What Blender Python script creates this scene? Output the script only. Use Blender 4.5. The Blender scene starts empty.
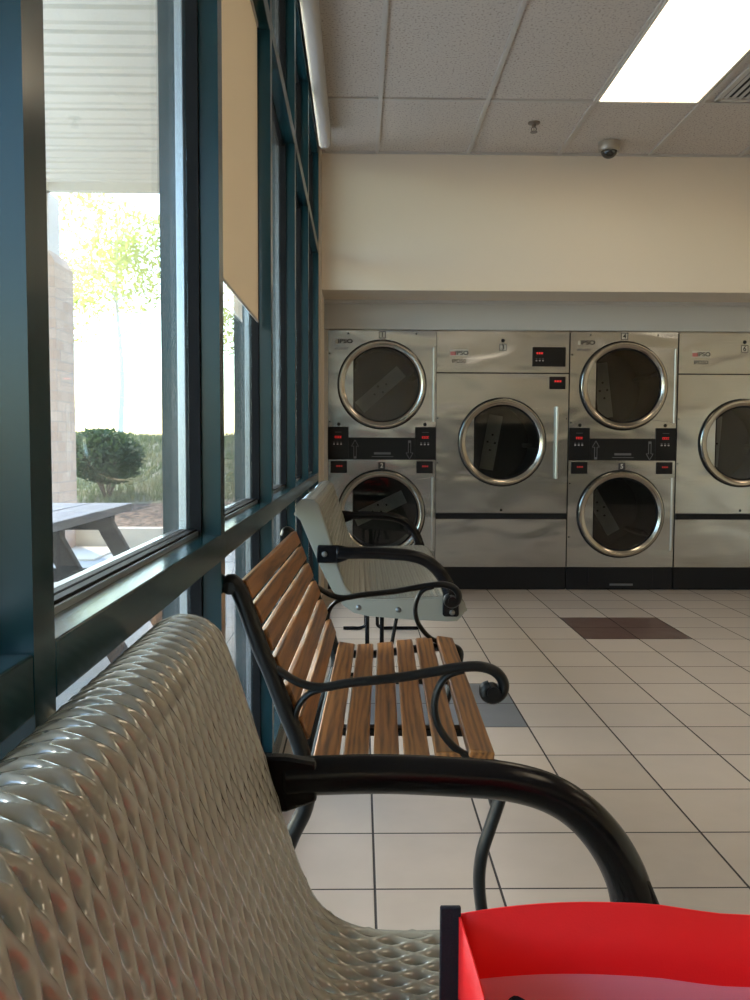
import bpy, math, random
from mathutils import Vector, Matrix
random.seed(7)
S = bpy.context.scene
COL = S.collection
PI = math.pi

# ------------------------------------------------------------------ materials
def nodes(m):
    m.use_nodes = True
    return m.node_tree.nodes, m.node_tree.links

def mat(name, col, rough=.5, metal=0., spec=.5, emit=None, estr=0., coat=0., bump=None, coat_rough=.05, aniso=0.):
    """bump = (scale, strength, distance[, detail])"""
    m = bpy.data.materials.new(name)
    n, l = nodes(m)
    b = n['Principled BSDF']
    b.inputs['Base Color'].default_value = (*col, 1)
    b.inputs['Roughness'].default_value = rough
    b.inputs['Metallic'].default_value = metal
    b.inputs['Specular IOR Level'].default_value = spec
    b.inputs['Coat Weight'].default_value = coat
    b.inputs['Coat Roughness'].default_value = coat_rough
    b.inputs['Anisotropic'].default_value = aniso
    if emit:
        b.inputs['Emission Color'].default_value = (*emit, 1)
        b.inputs['Emission Strength'].default_value = estr
    if bump:
        tc = n.new('ShaderNodeTexCoord')
        t = n.new('ShaderNodeTexNoise'); t.inputs['Scale'].default_value = bump[0]
        t.inputs['Detail'].default_value = bump[3] if len(bump) > 3 else 3
        bp = n.new('ShaderNodeBump'); bp.inputs['Strength'].default_value = bump[1]; bp.inputs['Distance'].default_value = bump[2]
        l.new(tc.outputs['Object'], t.inputs['Vector']); l.new(t.outputs['Fac'], bp.inputs['Height']); l.new(bp.outputs['Normal'], b.inputs['Normal'])
    return m

def ramp(n, stops):
    r = n.new('ShaderNodeValToRGB')
    e = r.color_ramp.elements
    e[0].position, e[0].color = stops[0][0], (*stops[0][1], 1)
    e[1].position, e[1].color = stops[-1][0], (*stops[-1][1], 1)
    for p, c in stops[1:-1]:
        x = e.new(p); x.color = (*c, 1)
    return r

def vary(m, scale, c1, c2, detail=4, lo=.35, hi=.65, stretch=(1, 1, 1)):
    n, l = nodes(m)
    b = n['Principled BSDF']
    tc = n.new('ShaderNodeTexCoord'); mp = n.new('ShaderNodeMapping'); mp.inputs['Scale'].default_value = stretch
    t = n.new('ShaderNodeTexNoise'); t.inputs['Scale'].default_value = scale; t.inputs['Detail'].default_value = detail
    r = ramp(n, [(lo, c1), (hi, c2)])
    l.new(tc.outputs['Object'], mp.inputs['Vector']); l.new(mp.outputs['Vector'], t.inputs['Vector'])
    l.new(t.outputs['Fac'], r.inputs['Fac']); l.new(r.outputs['Color'], b.inputs['Base Color'])
    return m

M = {}
M['teal'] = mat('teal_frame_paint', (.006, .030, .037), .2, 0, .36)
M['teal_out'] = M['teal']
M['alu'] = mat('bare_aluminium_stop', (.62, .66, .7), .3, .9)
M['rubber'] = mat('black_rubber', (.006, .006, .007), .6, 0, .15)
M['wall'] = mat('cream_wall_paint', (.68, .585, .475), .7, bump=(180, .15, .002))
M['refl_dark'] = mat('reflection_panel_dark', (.06, .055, .05), .6)  # for the added panel that darkens the dryer reflections
M['white_trim'] = mat('white_trim_paint', (.46, .44, .42), .55)
M['blind'] = mat('beige_shade_cloth', (.62, .52, .40), .85, bump=(600, .2, .001))
M['black_metal'] = mat('black_powder_coat', (.004, .004, .005), .20, 0, .25, bump=(40, .06, .003))
M['iron'] = mat('black_cast_iron', (.005, .005, .005), .36, 0, .25, bump=(70, .25, .002))
M['bolt'] = mat('zinc_bolt', (.22, .22, .21), .45, 1.)
M['shell'] = mat('grey_green_plastic_coating', (.27, .265, .225), .16, 0, .6, coat=.8, coat_rough=.04, bump=(55, .10, .002))
M['plinth'] = mat('black_plinth_paint', (.005, .005, .006), .5, 0, .25)
M['panel_black'] = mat('black_control_panel', (.005, .005, .006), .35, 0, .25)
M['led'] = mat('red_display', (.3, .01, .01), .4, emit=(1, .03, .03), estr=.8)
M['led_soft'] = mat('dim_red_display', (.2, .01, .01), .4, emit=(1, .03, .03), estr=.25)
M['button'] = mat('grey_button', (.35, .33, .33), .5)
M['sticker'] = mat('pale_sticker', (.45, .42, .36), .6)
M['sticker_red'] = mat('pink_label', (.42, .13, .12), .6)
M['ink'] = mat('black_ink', (.02, .015, .015), .6)
M['ink_grey'] = mat('grey_ink', (.10, .10, .105), .6)
M['chrome'] = mat('polished_chrome', (.40, .375, .335), .17, 1.)
M['rod'] = mat('satin_steel_rod', (.45, .44, .42), .35, 1.)
M['drum'] = mat('drum_steel', (.09, .09, .09), .4, .5)
M['drum_bar'] = mat('drum_back_bar', (.80, .80, .76), .45, .3)
M['dark'] = mat('dark_hole', (.004, .004, .004), .8)
M['red'] = mat('red_nonwoven', (.92, .016, .018), .55, bump=(900, .3, .0006))
M['pink'] = mat('pink_lining', (.92, .42, .48), .4, bump=(900, .3, .0006))
M['binding'] = mat('black_fabric_binding', (.010, .010, .014), .9, bump=(900, .5, .001))
M['lamp'] = mat('troffer_diffuser', (.9, .9, .85), .5, emit=(1, .80, .55), estr=8.5)
M['lamp_frame'] = mat('troffer_frame', (.55, .52, .48), .5)
M['grid'] = mat('ceiling_grid_paint', (.46, .42, .38), .5)
M['vent'] = mat('vent_metal', (.45, .42, .38), .5)
M['dome'] = mat('smoked_dome', (.01, .01, .012), .08, 0, .8)
M['dome_ring'] = mat('grey_camera_housing', (.34, .31, .27), .35, .5)
M['brass'] = mat('sprinkler_metal', (.16, .13, .11), .4, .6)
M['canopy'] = mat('white_canopy_metal', (.82, .80, .70), .5)
M['plaster'] = mat('plaster', (.60, .54, .50), .8, bump=(30, .2, .01))
M['patio'] = vary(mat('patio_concrete', (.4, .4, .4), .85, bump=(40, .2, .01)), 3, (.33, .34, .35), (.42, .42, .42))
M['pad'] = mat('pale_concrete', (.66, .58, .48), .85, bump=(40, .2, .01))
M['mulch'] = vary(mat('mulch', (.1, .06, .04), .95, bump=(18, 1, .06)), 14, (.05, .032, .022), (.24, .15, .10))
M['grass_soil'] = vary(mat('grassy_soil', (.1, .16, .05), .95, bump=(14, 1, .05)), 2.2, (.09, .11, .045), (.24, .20, .13))
M['grass'] = vary(mat('grass_blades', (.1, .2, .05), .8), 1.6, (.11, .15, .05), (.30, .27, .15))
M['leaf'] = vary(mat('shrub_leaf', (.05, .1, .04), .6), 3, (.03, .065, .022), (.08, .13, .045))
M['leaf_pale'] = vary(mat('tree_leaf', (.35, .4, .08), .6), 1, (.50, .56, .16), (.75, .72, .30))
def translucent(m, f):
    n, l = nodes(m); b = n['Principled BSDF']; o = n['Material Output']
    t = n.new('ShaderNodeBsdfTranslucent'); t.inputs['Color'].default_value = b.inputs['Base Color'].default_value; mx = n.new('ShaderNodeMixShader'); mx.inputs[0].default_value = f
    if b.inputs['Base Color'].links: l.new(b.inputs['Base Color'].links[0].from_socket, t.inputs['Color'])
    l.new(b.outputs[0], mx.inputs[1]); l.new(t.outputs[0], mx.inputs[2]); l.new(mx.outputs[0], o.inputs['Surface'])
translucent(M['red'], .3); translucent(M['pink'], .35); translucent(M['leaf_pale'], .6); translucent(M['blind'], .35); translucent(M['leaf'], .3); translucent(M['grass'], .3)
M['birch'] = mat('pale_bark', (.75, .72, .66), .8)
M['bark'] = mat('bark', (.12, .085, .06), .9, bump=(12, .6, .03))
M['table'] = vary(mat('weathered_table_planks', (.3, .28, .33), .7, bump=(60, .2, .004)), 2, (.24, .23, .27), (.36, .34, .38), stretch=(10, 1, 10))
M['table_leg'] = mat('dark_table_legs', (.016, .015, .016), .7, 0, .2)

def wood():
    m = bpy.data.materials.new('stained_oak_slat'); n, l = nodes(m); b = n['Principled BSDF']
    tc = n.new('ShaderNodeTexCoord'); mp = n.new('ShaderNodeMapping'); mp.inputs['Scale'].default_value = (26, 1.6, 26)
    t = n.new('ShaderNodeTexNoise'); t.inputs['Scale'].default_value = 3; t.inputs['Detail'].default_value = 8; t.inputs['Distortion'].default_value = .8
    w = n.new('ShaderNodeTexWave'); w.inputs['Scale'].default_value = .8; w.inputs['Distortion'].default_value = 9; w.inputs['Detail'].default_value = 3
    mx = n.new('ShaderNodeMath'); mx.operation = 'MULTIPLY_ADD'; mx.inputs[1].default_value = .35
    r = ramp(n, [(.30, (.045, .017, .005)), (.55, (.17, .065, .015)), (.85, (.30, .125, .032))])
    l.new(tc.outputs['Object'], mp.inputs['Vector']); l.new(mp.outputs['Vector'], t.inputs['Vector']); l.new(mp.outputs['Vector'], w.inputs['Vector'])
    l.new(w.outputs['Fac'], mx.inputs[0]); l.new(t.outputs['Fac'], mx.inputs[2]); l.new(mx.outputs[0], r.inputs['Fac'])
    l.new(r.outputs['Color'], b.inputs['Base Color'])
    bp = n.new('ShaderNodeBump'); bp.inputs['Strength'].default_value = .25; bp.inputs['Distance'].default_value = .001
    l.new(mx.outputs[0], bp.inputs['Height']); l.new(bp.outputs['Normal'], b.inputs['Normal'])
    b.inputs['Roughness'].default_value = .42
    b.inputs['Coat Weight'].default_value = .12; b.inputs['Coat Roughness'].default_value = .2
    return m
M['wood'] = wood()

def steel(name, seed, wav=1.0):
    """brushed stainless sheet, slightly oil-canned"""
    m = bpy.data.materials.new(name); n, l = nodes(m); b = n['Principled BSDF']
    b.inputs['Metallic'].default_value = 1.; b.inputs['Roughness'].default_value = .20
    tc = n.new('ShaderNodeTexCoord')
    mp = n.new('ShaderNodeMapping'); mp.inputs['Location'].default_value = (seed, seed * 2, 0); mp.inputs['Scale'].default_value = (1.1, 1, 2.4)
    t = n.new('ShaderNodeTexNoise'); t.inputs['Scale'].default_value = 1.7; t.inputs['Detail'].default_value = 1.2; t.inputs['Distortion'].default_value = .5
    bp = n.new('ShaderNodeBump'); bp.inputs['Strength'].default_value = .6 * wav; bp.inputs['Distance'].default_value = .024
    mp2 = n.new('ShaderNodeMapping'); mp2.inputs['Scale'].default_value = (3, 3, 500)
    t2 = n.new('ShaderNodeTexNoise'); t2.inputs['Scale'].default_value = 1.5; t2.inputs['Detail'].default_value = 4
    r = ramp(n, [(.3, (.40, .425, .445)), (.7, (.49, .515, .535))])
    l.new(tc.outputs['Object'], mp.inputs['Vector']); l.new(mp.outputs['Vector'], t.inputs['Vector']); l.new(t.outputs['Fac'], bp.inputs['Height'])
    l.new(bp.outputs['Normal'], b.inputs['Normal'])
    l.new(tc.outputs['Object'], mp2.inputs['Vector']); l.new(mp2.outputs['Vector'], t2.inputs['Vector']); l.new(t2.outputs['Fac'], r.inputs['Fac'])
    l.new(r.outputs['Color'], b.inputs['Base Color'])
    return m
M['steel'] = steel('brushed_stainless', 3.1)
M['steel_b'] = steel('brushed_stainless_wide', 8.4)

def glass(name, tint, dust=0., rough=0., ior=1.5):
    m = bpy.data.materials.new(name); n, l = nodes(m)
    n.remove(n['Principled BSDF']); out = n['Material Output']
    t = n.new('ShaderNodeBsdfTransparent'); t.inputs['Color'].default_value = (*tint, 1)
    g = n.new('ShaderNodeBsdfGlossy'); g.inputs['Roughness'].default_value = rough
    f0 = ((ior - 1) / (ior + 1)) ** 2
    lw = n.new('ShaderNodeLayerWeight'); lw.inputs['Blend'].default_value = .5
    pw = n.new('ShaderNodeMath'); pw.operation = 'POWER'; pw.inputs[1].default_value = 5; l.new(lw.outputs['Facing'], pw.inputs[0])
    fr = n.new('ShaderNodeMath'); fr.operation = 'MULTIPLY_ADD'; fr.inputs[1].default_value = 1 - f0; fr.inputs[2].default_value = f0; l.new(pw.outputs[0], fr.inputs[0])
    mx = n.new('ShaderNodeMixShader')
    l.new(fr.outputs[0], mx.inputs[0]); l.new(t.outputs[0], mx.inputs[1]); l.new(g.outputs[0], mx.inputs[2])
    last = mx
    if dust:
        d = n.new('ShaderNodeBsdfDiffuse'); d.inputs['Color'].default_value = (.8, .8, .8, 1)
        tr = n.new('ShaderNodeBsdfTranslucent'); tr.inputs['Color'].default_value = (.8, .8, .8, 1)
        ad = n.new('ShaderNodeMixShader'); l.new(d.outputs[0], ad.inputs[1]); l.new(tr.outputs[0], ad.inputs[2])
        tc = n.new('ShaderNodeTexCoord'); ns = n.new('ShaderNodeTexNoise'); ns.inputs['Scale'].default_value = 5; ns.inputs['Detail'].default_value = 6
        mr = n.new('ShaderNodeMapRange'); mr.inputs[1].default_value = .35; mr.inputs[2].default_value = .75; mr.inputs[3].default_value = dust * .5; mr.inputs[4].default_value = dust * 1.6
        l.new(tc.outputs['Object'], ns.inputs['Vector']); l.new(ns.outputs['Fac'], mr.inputs[0])
        m2 = n.new('ShaderNodeMixShader'); l.new(mr.outputs[0], m2.inputs[0]); l.new(mx.outputs[0], m2.inputs[1]); l.new(ad.outputs[0], m2.inputs[2]); last = m2
    l.new(last.outputs[0], out.inputs['Surface'])
    return m
M['glass'] = glass('window_glass', (.90, .95, .95), .018)
M['door_glass'] = glass('smoked_door_glass', (.62, .63, .63), 0, .02, 1.5)

def floor_mat():
    """12 inch tiles: cream, with a brown and a grey two-by-two inset, dark grout"""
    m = bpy.data.materials.new('ceramic_floor_tiles'); n, l = nodes(m); b = n['Principled BSDF']
    T = .3048; X0 = .649; Y0 = 5.707
    tc = n.new('ShaderNodeTexCoord'); sp = n.new('ShaderNodeSeparateXYZ'); l.new(tc.outputs['Object'], sp.inputs[0])
    def mth(op, a, bb=None, c=None):
        x = n.new('ShaderNodeMath'); x.operation = op
        for i, v in enumerate((a, bb, c)):
            if v is None: continue
            if isinstance(v, (int, float)): x.inputs[i].default_value = v
            else: l.new(v, x.inputs[i])
        return x.outputs[0]
    u = mth('DIVIDE', mth('SUBTRACT', sp.outputs[0], X0), T); v = mth('DIVIDE', mth('SUBTRACT', sp.outputs[1], Y0), T)
    def edge(q):   # distance to nearest tile line, in tiles
        f = mth('FRACT', q); return mth('SUBTRACT', .5, mth('ABSOLUTE', mth('SUBTRACT', f, .5)))
    g = mth('MINIMUM', edge(u), edge(v))
    grout = mth('LESS_THAN', g, .0100)
    def inside(x0, x1, y0, y1):
        a = mth('MULTIPLY', mth('GREATER_THAN', u, x0), mth('LESS_THAN', u, x1))
        c = mth('MULTIPLY', mth('GREATER_THAN', v, y0), mth('LESS_THAN', v, y1))
        return mth('MULTIPLY', a, c)
    brown = inside(2, 4, -3, -1); grey = inside(-2, 0, -8, -6)
    ns = n.new('ShaderNodeTexNoise'); ns.inputs['Scale'].default_value = 9; ns.inputs['Detail'].default_value = 8
    l.new(tc.outputs['Object'], ns.inputs['Vector'])
    cb = n.new('ShaderNodeCombineXYZ'); l.new(mth('FLOOR', u), cb.inputs[0]); l.new(mth('FLOOR', v), cb.inputs[1])
    wn = n.new('ShaderNodeTexWhiteNoise'); wn.noise_dimensions = '2D'; l.new(cb.outputs[0], wn.inputs['Vector'])
    fac = mth('ADD', mth('MULTIPLY', ns.outputs['Fac'], .55), mth('MULTIPLY', wn.outputs['Value'], .4))
    r = ramp(n, [(.2, (.37, .297, .235)), (.75, (.46, .375, .30))]); l.new(fac, r.inputs['Fac'])
    def mix(f, a, c):
        x = n.new('ShaderNodeMix'); x.data_type = 'RGBA'; l.new(f, x.inputs[0])
        for i, q in ((6, a), (7, c)):
            if isinstance(q, tuple): x.inputs[i].default_value = (*q, 1)
            else: l.new(q, x.inputs[i])
        return x.outputs[2]
    c = mix(brown, r.outputs['Color'], (.085, .042, .034)); c = mix(grey, c, (.13, .13, .135)); c = mix(grout, c, (.022, .015, .012))
    l.new(c, b.inputs['Base Color'])
    rg = n.new('ShaderNodeMapRange'); rg.inputs[3].default_value = .28; rg.inputs[4].default_value = .42; l.new(ns.outputs['Fac'], rg.inputs[0])
    l.new(mth('MAXIMUM', rg.outputs[0], mth('MULTIPLY', grout, .8)), b.inputs['Roughness'])
    h = mth('MINIMUM', mth('MULTIPLY', g, 60), 1.)
    bp = n.new('ShaderNodeBump'); bp.inputs['Strength'].default_value = .5; bp.inputs['Distance'].default_value = .002
    l.new(h, bp.inputs['Height']); l.new(bp.outputs['Normal'], b.inputs['Normal'])
    b.inputs['Specular IOR Level'].default_value = .45
    return m
M['floor'] = floor_mat()

def ceiling_mat():
    m = mat('acoustic_tile', (.5, .47, .44), .9); n, l = nodes(m); b = n['Principled BSDF']
    tc = n.new('ShaderNodeTexCoord'); v = n.new('ShaderNodeTexNoise'); v.inputs['Scale'].default_value = 85; v.inputs['Detail'].default_value = 3
    r = ramp(n, [(.33, (.29, .25, .215)), (.45, (.52, .46, .405))]); l.new(tc.outputs['Object'], v.inputs['Vector']); l.new(v.outputs['Fac'], r.inputs['Fac']); l.new(r.outputs['Color'], b.inputs['Base Color'])
    bp = n.new('ShaderNodeBump'); bp.inputs['Strength'].default_value = .6; bp.inputs['Distance'].default_value = .004
    l.new(v.outputs['Fac'], bp.inputs['Height']); l.new(bp.outputs['Normal'], b.inputs['Normal'])
    return m
M['ceiling'] = ceiling_mat()

def brick_mat():
    m = mat('tan_brick', (.5, .35, .28), .85); n, l = nodes(m); b = n['Principled BSDF']
    tc = n.new('ShaderNodeTexCoord'); sp = n.new('ShaderNodeSeparateXYZ'); l.new(tc.outputs['Object'], sp.inputs[0])
    ad = n.new('ShaderNodeMath'); l.new(sp.outputs[0], ad.inputs[0]); l.new(sp.outputs[1], ad.inputs[1])
    cb = n.new('ShaderNodeCombineXYZ'); l.new(ad.outputs[0], cb.inputs[0]); l.new(sp.outputs[2], cb.inputs[1])
    t = n.new('ShaderNodeTexBrick'); t.inputs['Scale'].default_value = 1.; t.inputs['Brick Width'].default_value = .20; t.inputs['Row Height'].default_value = .10
    t.inputs['Mortar Size'].default_value = .005
    t.inputs['Color1'].default_value = (.46, .31, .23, 1); t.inputs['Color2'].default_value = (.56, .41, .32, 1); t.inputs['Mortar'].default_value = (.40, .32, .27, 1)
    l.new(cb.outputs[0], t.inputs['Vector']); l.new(t.outputs['Color'], b.inputs['Base Color'])
    bp = n.new('ShaderNodeBump'); bp.inputs['Strength'].default_value = .5; bp.inputs['Distance'].default_value = .01; bp.invert = True
    l.new(t.outputs['Fac'], bp.inputs['Height']); l.new(bp.outputs['Normal'], b.inputs['Normal'])
    return m
M['brick'] = brick_mat()

# ------------------------------------------------------------------ mesh helpers
def catmull(pts, n=8, closed=False):
    P = [Vector(p) for p in pts]; out = []
    N = len(P)
    for i in range(N - 1):
        p0 = P[i - 1] if i > 0 else P[0] * 2 - P[1]; p1, p2 = P[i], P[i + 1]
        p3 = P[i + 2] if i + 2 < N else P[-1] * 2 - P[-2]
        for k in range(n):
            t = k / n
            out.append(.5 * ((2 * p1) + (p2 - p0) * t + (2 * p0 - 5 * p1 + 4 * p2 - p3) * t * t + (3 * p1 - p0 - 3 * p2 + p3) * t ** 3))
    out.append(P[-1].copy())
    return out

class MB:
    def __init__(s): s.v = []; s.f = []
    def add(s, vs, fs):
        o = len(s.v); s.v += [tuple(v) for v in vs]; s.f += [tuple(i + o for i in f) for f in fs]; return s
    def box(s, a, b):
        x0, y0, z0 = a; x1, y1, z1 = b
        return s.add([(x0, y0, z0), (x1, y0, z0), (x1, y1, z0), (x0, y1, z0), (x0, y0, z1), (x1, y0, z1), (x1, y1, z1), (x0, y1, z1)],
                     [(0, 3, 2, 1), (4, 5, 6, 7), (0, 1, 5, 4), (1, 2, 6, 5), (2, 3, 7, 6), (3, 0, 4, 7)])
    def beam(s, p, q, w, h, up=(0, 0, 1)):
        """box between two points; w across, h along up"""
        p, q = Vector(p), Vector(q); d = (q - p).normalized(); u = Vector(up); sx = d.cross(u).normalized(); u = sx.cross(d)
        vs = []
        for c in (p, q):
            for a, b in ((-1, -1), (1, -1), (1, 1), (-1, 1)): vs.append(c + sx * a * w / 2 + u * b * h / 2)
        return s.add(vs, [(0, 1, 2, 3), (7, 6, 5, 4), (0, 4, 5, 1), (1, 5, 6, 2), (2, 6, 7, 3), (3, 7, 4, 0)])
    def cyl(s, p, q, r, n=20, r2=None):
        return s.tube([p, q], r, n, radii=[r, r if r2 is None else r2])
    def tube(s, path, r, n=14, radii=None, flat=None, ref=(0, 1, 0)):
        """flat=(ry, rn): elliptical section, ry along ref axis"""
        P = [Vector(p) for p in path]; N = len(P); vs = []; ref = Vector(ref)
        for i, p in enumerate(P):
            d = (P[min(i + 1, N - 1)] - P[max(i - 1, 0)]).normalized()
            a = ref - d * ref.dot(d)
            if a.length < 1e-3: a = Vector((1, 0, 0)) - d * d.x
            a.normalize(); b = d.cross(a)
            rr = radii[i] if radii else r
            ra, rb = (flat[0], flat[1]) if flat else (rr, rr)
            if flat and radii: ra, rb = flat[0] * rr, flat[1] * rr
            for k in range(n):
                t = 2 * PI * k / n; vs.append(p + a * math.cos(t) * ra + b * math.sin(t) * rb)
        fs = [(i * n + k, i * n + (k + 1) % n, (i + 1) * n + (k + 1) % n, (i + 1) * n + k) for i in range(N - 1) for k in range(n)]
        fs += [tuple(range(n))[::-1], tuple(range((N - 1) * n, N * n))]
        return s.add(vs, fs)
    def lathe(s, prof, c, axis='y', n=64, a0=0, a1=2 * PI, sx=1):
        """prof [(r, h)] revolved about axis through c"""
        full = abs(a1 - a0 - 2 * PI) < 1e-6; m = n if full else n + 1; vs = []
        for r, h in prof:
            for k in range(m):
                t = a0 + (a1 - a0) * k / n; x, y = r * math.cos(t), r * math.sin(t)
                vs.append((c[0] + x, c[1] + h, c[2] + y) if axis == 'y' else (c[0] + x, c[1] + y, c[2] + h))
        fs = []
        for i in range(len(prof) - 1):
            for k in range(n):
                k2 = (k + 1) % m
                fs.append((i * m + k, i * m + k2, (i + 1) * m + k2, (i + 1) * m + k))
        return s.add(vs, fs)
    def prism(s, poly, h0, h1, axis='y'):
        """poly in (x,z) extruded in y, or (x,y) extruded in z"""
        N = len(poly)
        def P(p, h): return (p[0], h, p[1]) if axis == 'y' else ((p[0], p[1], h) if axis == 'z' else (h, p[0], p[1]))
        vs = [P(p, h0) for p in poly] + [P(p, h1) for p in poly]
        fs = [tuple(range(N)), tuple(range(2 * N - 1, N - 1, -1))] + [(i, i + N, (i + 1) % N + N, (i + 1) % N) for i in range(N)]
        return s.add(vs, fs)
    def plate_hole(s, x0, x1, z0, z1, holes_c, r, y, depth, n=72):
        """rectangle in the xz plane at y with one round hole and a wall of given depth behind the hole"""
        cx, cz = holes_c
        an = sorted(set([2 * PI * k / n for k in range(n)] + [math.atan2(zz - cz, xx - cx) % (2 * PI) for xx in (x0, x1) for zz in (z0, z1)]))
        inn, out = [], []
        for t in an:
            c, q = math.cos(t), math.sin(t)
            ks = []
            if c > 1e-9: ks.append((x1 - cx) / c)
            if c < -1e-9: ks.append((x0 - cx) / c)
            if q > 1e-9: ks.append((z1 - cz) / q)
            if q < -1e-9: ks.append((z0 - cz) / q)
            k = min(ks); inn.append((cx + r * c, y, cz + r * q)); out.append((cx + k * c, y, cz + k * q))
        N = len(an); bk = [(p[0], y + depth, p[2]) for p in inn]; ob = [(p[0], y + depth, p[2]) for p in out]
        fs = []
        for i in range(N):
            j = (i + 1) % N
            fs += [(i, j, N + j, N + i), (i, 2 * N + i, 2 * N + j, j), (N + i, N + j, 3 * N + j, 3 * N + i)]
        return s.add(inn + out + bk + ob, fs)
    def build(s, name, m, parent=None, smooth=None, bevel=0, seg=2, loc=None):
        me = bpy.data.meshes.new(name); me.from_pydata(s.v, [], s.f); me.validate(); me.update()
        import bmesh
        bm = bmesh.new(); bm.from_mesh(me); bmesh.ops.remove_doubles(bm, verts=bm.verts, dist=1e-6)
        bmesh.ops.recalc_face_normals(bm, faces=bm.faces); bm.to_mesh(me); bm.free()
        ms = m if isinstance(m, (list, tuple)) else [m]
        for q in ms: me.materials.append(q)
        if smooth is not None:
            me.polygons.foreach_set('use_smooth', [True] * len(me.polygons)); me.set_sharp_from_angle(angle=math.radians(smooth))
        o = bpy.data.objects.new(name, me); COL.objects.link(o)
        if parent: o.parent = parent
        if loc: o.location = loc
        if bevel:
            b = o.modifiers.new('bevel', 'BEVEL'); b.width = bevel; b.segments = seg; b.limit_method = 'ANGLE'; b.angle_limit = math.radians(40)
            b.harden_normals = False
            if smooth is None:
                me.polygons.foreach_set('use_smooth', [True] * len(me.polygons)); me.set_sharp_from_angle(angle=math.radians(30))
        return o

def tag(o, label, cat, group=None, kind=None):
    o['label'] = label; o['category'] = cat
    if group: o['group'] = group
    if kind: o['kind'] = kind
    return o
def struct(o, label=None):
    o['kind'] = 'structure'
    if label: o['label'] = label
    return o
def thing(name, loc, label, cat, group=None, rz=0):
    o = bpy.data.objects.new(name, None); COL.objects.link(o); o.location = loc; o.rotation_euler = (0, 0, rz); o.empty_display_size = .1
    return tag(o, label, cat, group)
def copy_tree(o, parent=None):
    kids = list(o.children)
    c = o.copy(); COL.objects.link(c)
    if parent is not None: c.parent = parent
    for k in kids: copy_tree(k, c)
    return c
def text(s, size, name, m, parent, loc, rot=(PI / 2, 0, 0), bold=0., align='CENTER', extr=.0006, sx=1):
    cu = bpy.data.curves.new('t', 'FONT'); cu.body = s; cu.size = size; cu.extrude = extr; cu.offset = bold; cu.align_x = align; cu.align_y = 'CENTER'
    to = bpy.data.objects.new('t', cu); COL.objects.link(to)
    dg = bpy.context.evaluated_depsgraph_get()
    me = bpy.data.meshes.new_from_object(to.evaluated_get(dg)); bpy.data.objects.remove(to)
    me.materials.clear(); me.materials.append(m)
    o = bpy.data.objects.new(name, me); COL.objects.link(o); o.parent = parent; o.location = loc; o.rotation_euler = rot; o.scale = (sx, 1, 1)
    return o

# ------------------------------------------------------------------ camera (fitted to the tile grid)
def rot_axes(p, y, r):
    f = Vector((math.sin(y) * math.cos(p), math.cos(y) * math.cos(p), -math.sin(p))); rt = Vector((math.cos(y), -math.sin(y), 0)); dn = f.cross(rt)
    c, s = math.cos(r), math.sin(r)
    return c * rt + s * dn, -s * rt + c * dn, f
A, B, Cc = rot_axes(.0620564, .0173914, -.00416046)
cam = bpy.data.cameras.new('camera'); co = bpy.data.objects.new('camera', cam); COL.objects.link(co)
mw = Matrix((A, -B, -Cc)).transposed().to_4x4(); mw.translation = Vector((0, 0, 1.07286)); co.matrix_world = mw
cam.sensor_fit = 'VERTICAL'; cam.sensor_height = 24; cam.lens = 24 * .87125; cam.clip_start = .02; cam.clip_end = 300
S.camera = co

# ------------------------------------------------------------------ room shell
XW = -.28          # inner face of the window wall
XR, YB, YF, HC = 5.6, -3.3, 6.03, 3.05
DY = 6.456         # dryer fronts
struct(MB().box((XW - .13, YB, -.12), (XR, 7.7, 0)).build('floor', M['floor']))
struct(MB().box((XW - .13, YB - .1, 3.058), (XR + .1, 7.8, 3.25)).build('ceiling', M['ceiling']))
w = MB().box((XW + .015, YF, 2.135), (XR, 7.7, 3.07)).build('wall_far', M['wall']); struct(w)
struct(MB().box((-.6, 7.6, 0), (XR, 7.7, 2.135)).build('wall_rear_of_dryers', M['wall']))
struct(MB().box((XR, YB, 0), (XR + .1, 7.7, 3.07)).build('wall_right', M['wall']))
struct(MB().box((-.5, YB - .1, 0), (XR, YB, 3.07)).build('wall_near', M['wall']))
struct(MB().box((-.27, YB, 0), (XR, YB + .02, 1.5)).build('dark_reflection_panel', M['refl_dark']))  # unseen dark panel added behind the camera, darkens the lower dryer reflections
struct(MB().box((-.41, 5.92, 0), (XW + .015, 7.7, 3.06)).build('wall_left', M['wall']))
struct(MB().box((XW + .015, DY - .006, 0), (-.2395, DY + .02, 1.92)).build('trim_1', M['white_trim']))
t = MB().box((XW + .015, DY - .012, 1.924), (XR, DY + .015, 2.12)).box((XW + .015, DY - .03, 2.11), (XR, DY + .015, 2.137)).build('trim_2', M['white_trim'], bevel=.003); struct(t)
struct(MB().box((3.36, DY + .02, 0), (XR, DY + .1, 1.93)).build('wall_beside_dryers', M['wall']))
# ceiling grid: main runners along y, cross tees along x; lamp bay left open by z order
g = MB()
xs = [.110 + .6165 * k for k in range(-0, 9)]
for x in xs: g.box((x - .012, YB, 3.046), (x + .012, YF, 3.06))
ys = [5.113 - 1.22 * k for k in range(0, 7)]
for y in ys: g.box((XW, y - .012, 3.0465), (XR, y + .012, 3.06))
g.box((XW, YF - .02, 3.045), (XR, YF, 3.06)); g.box((-.24, YB, 3.046), (-.2, YF, 3.06))
struct(g.build('trim_3', M['grid']))

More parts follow.
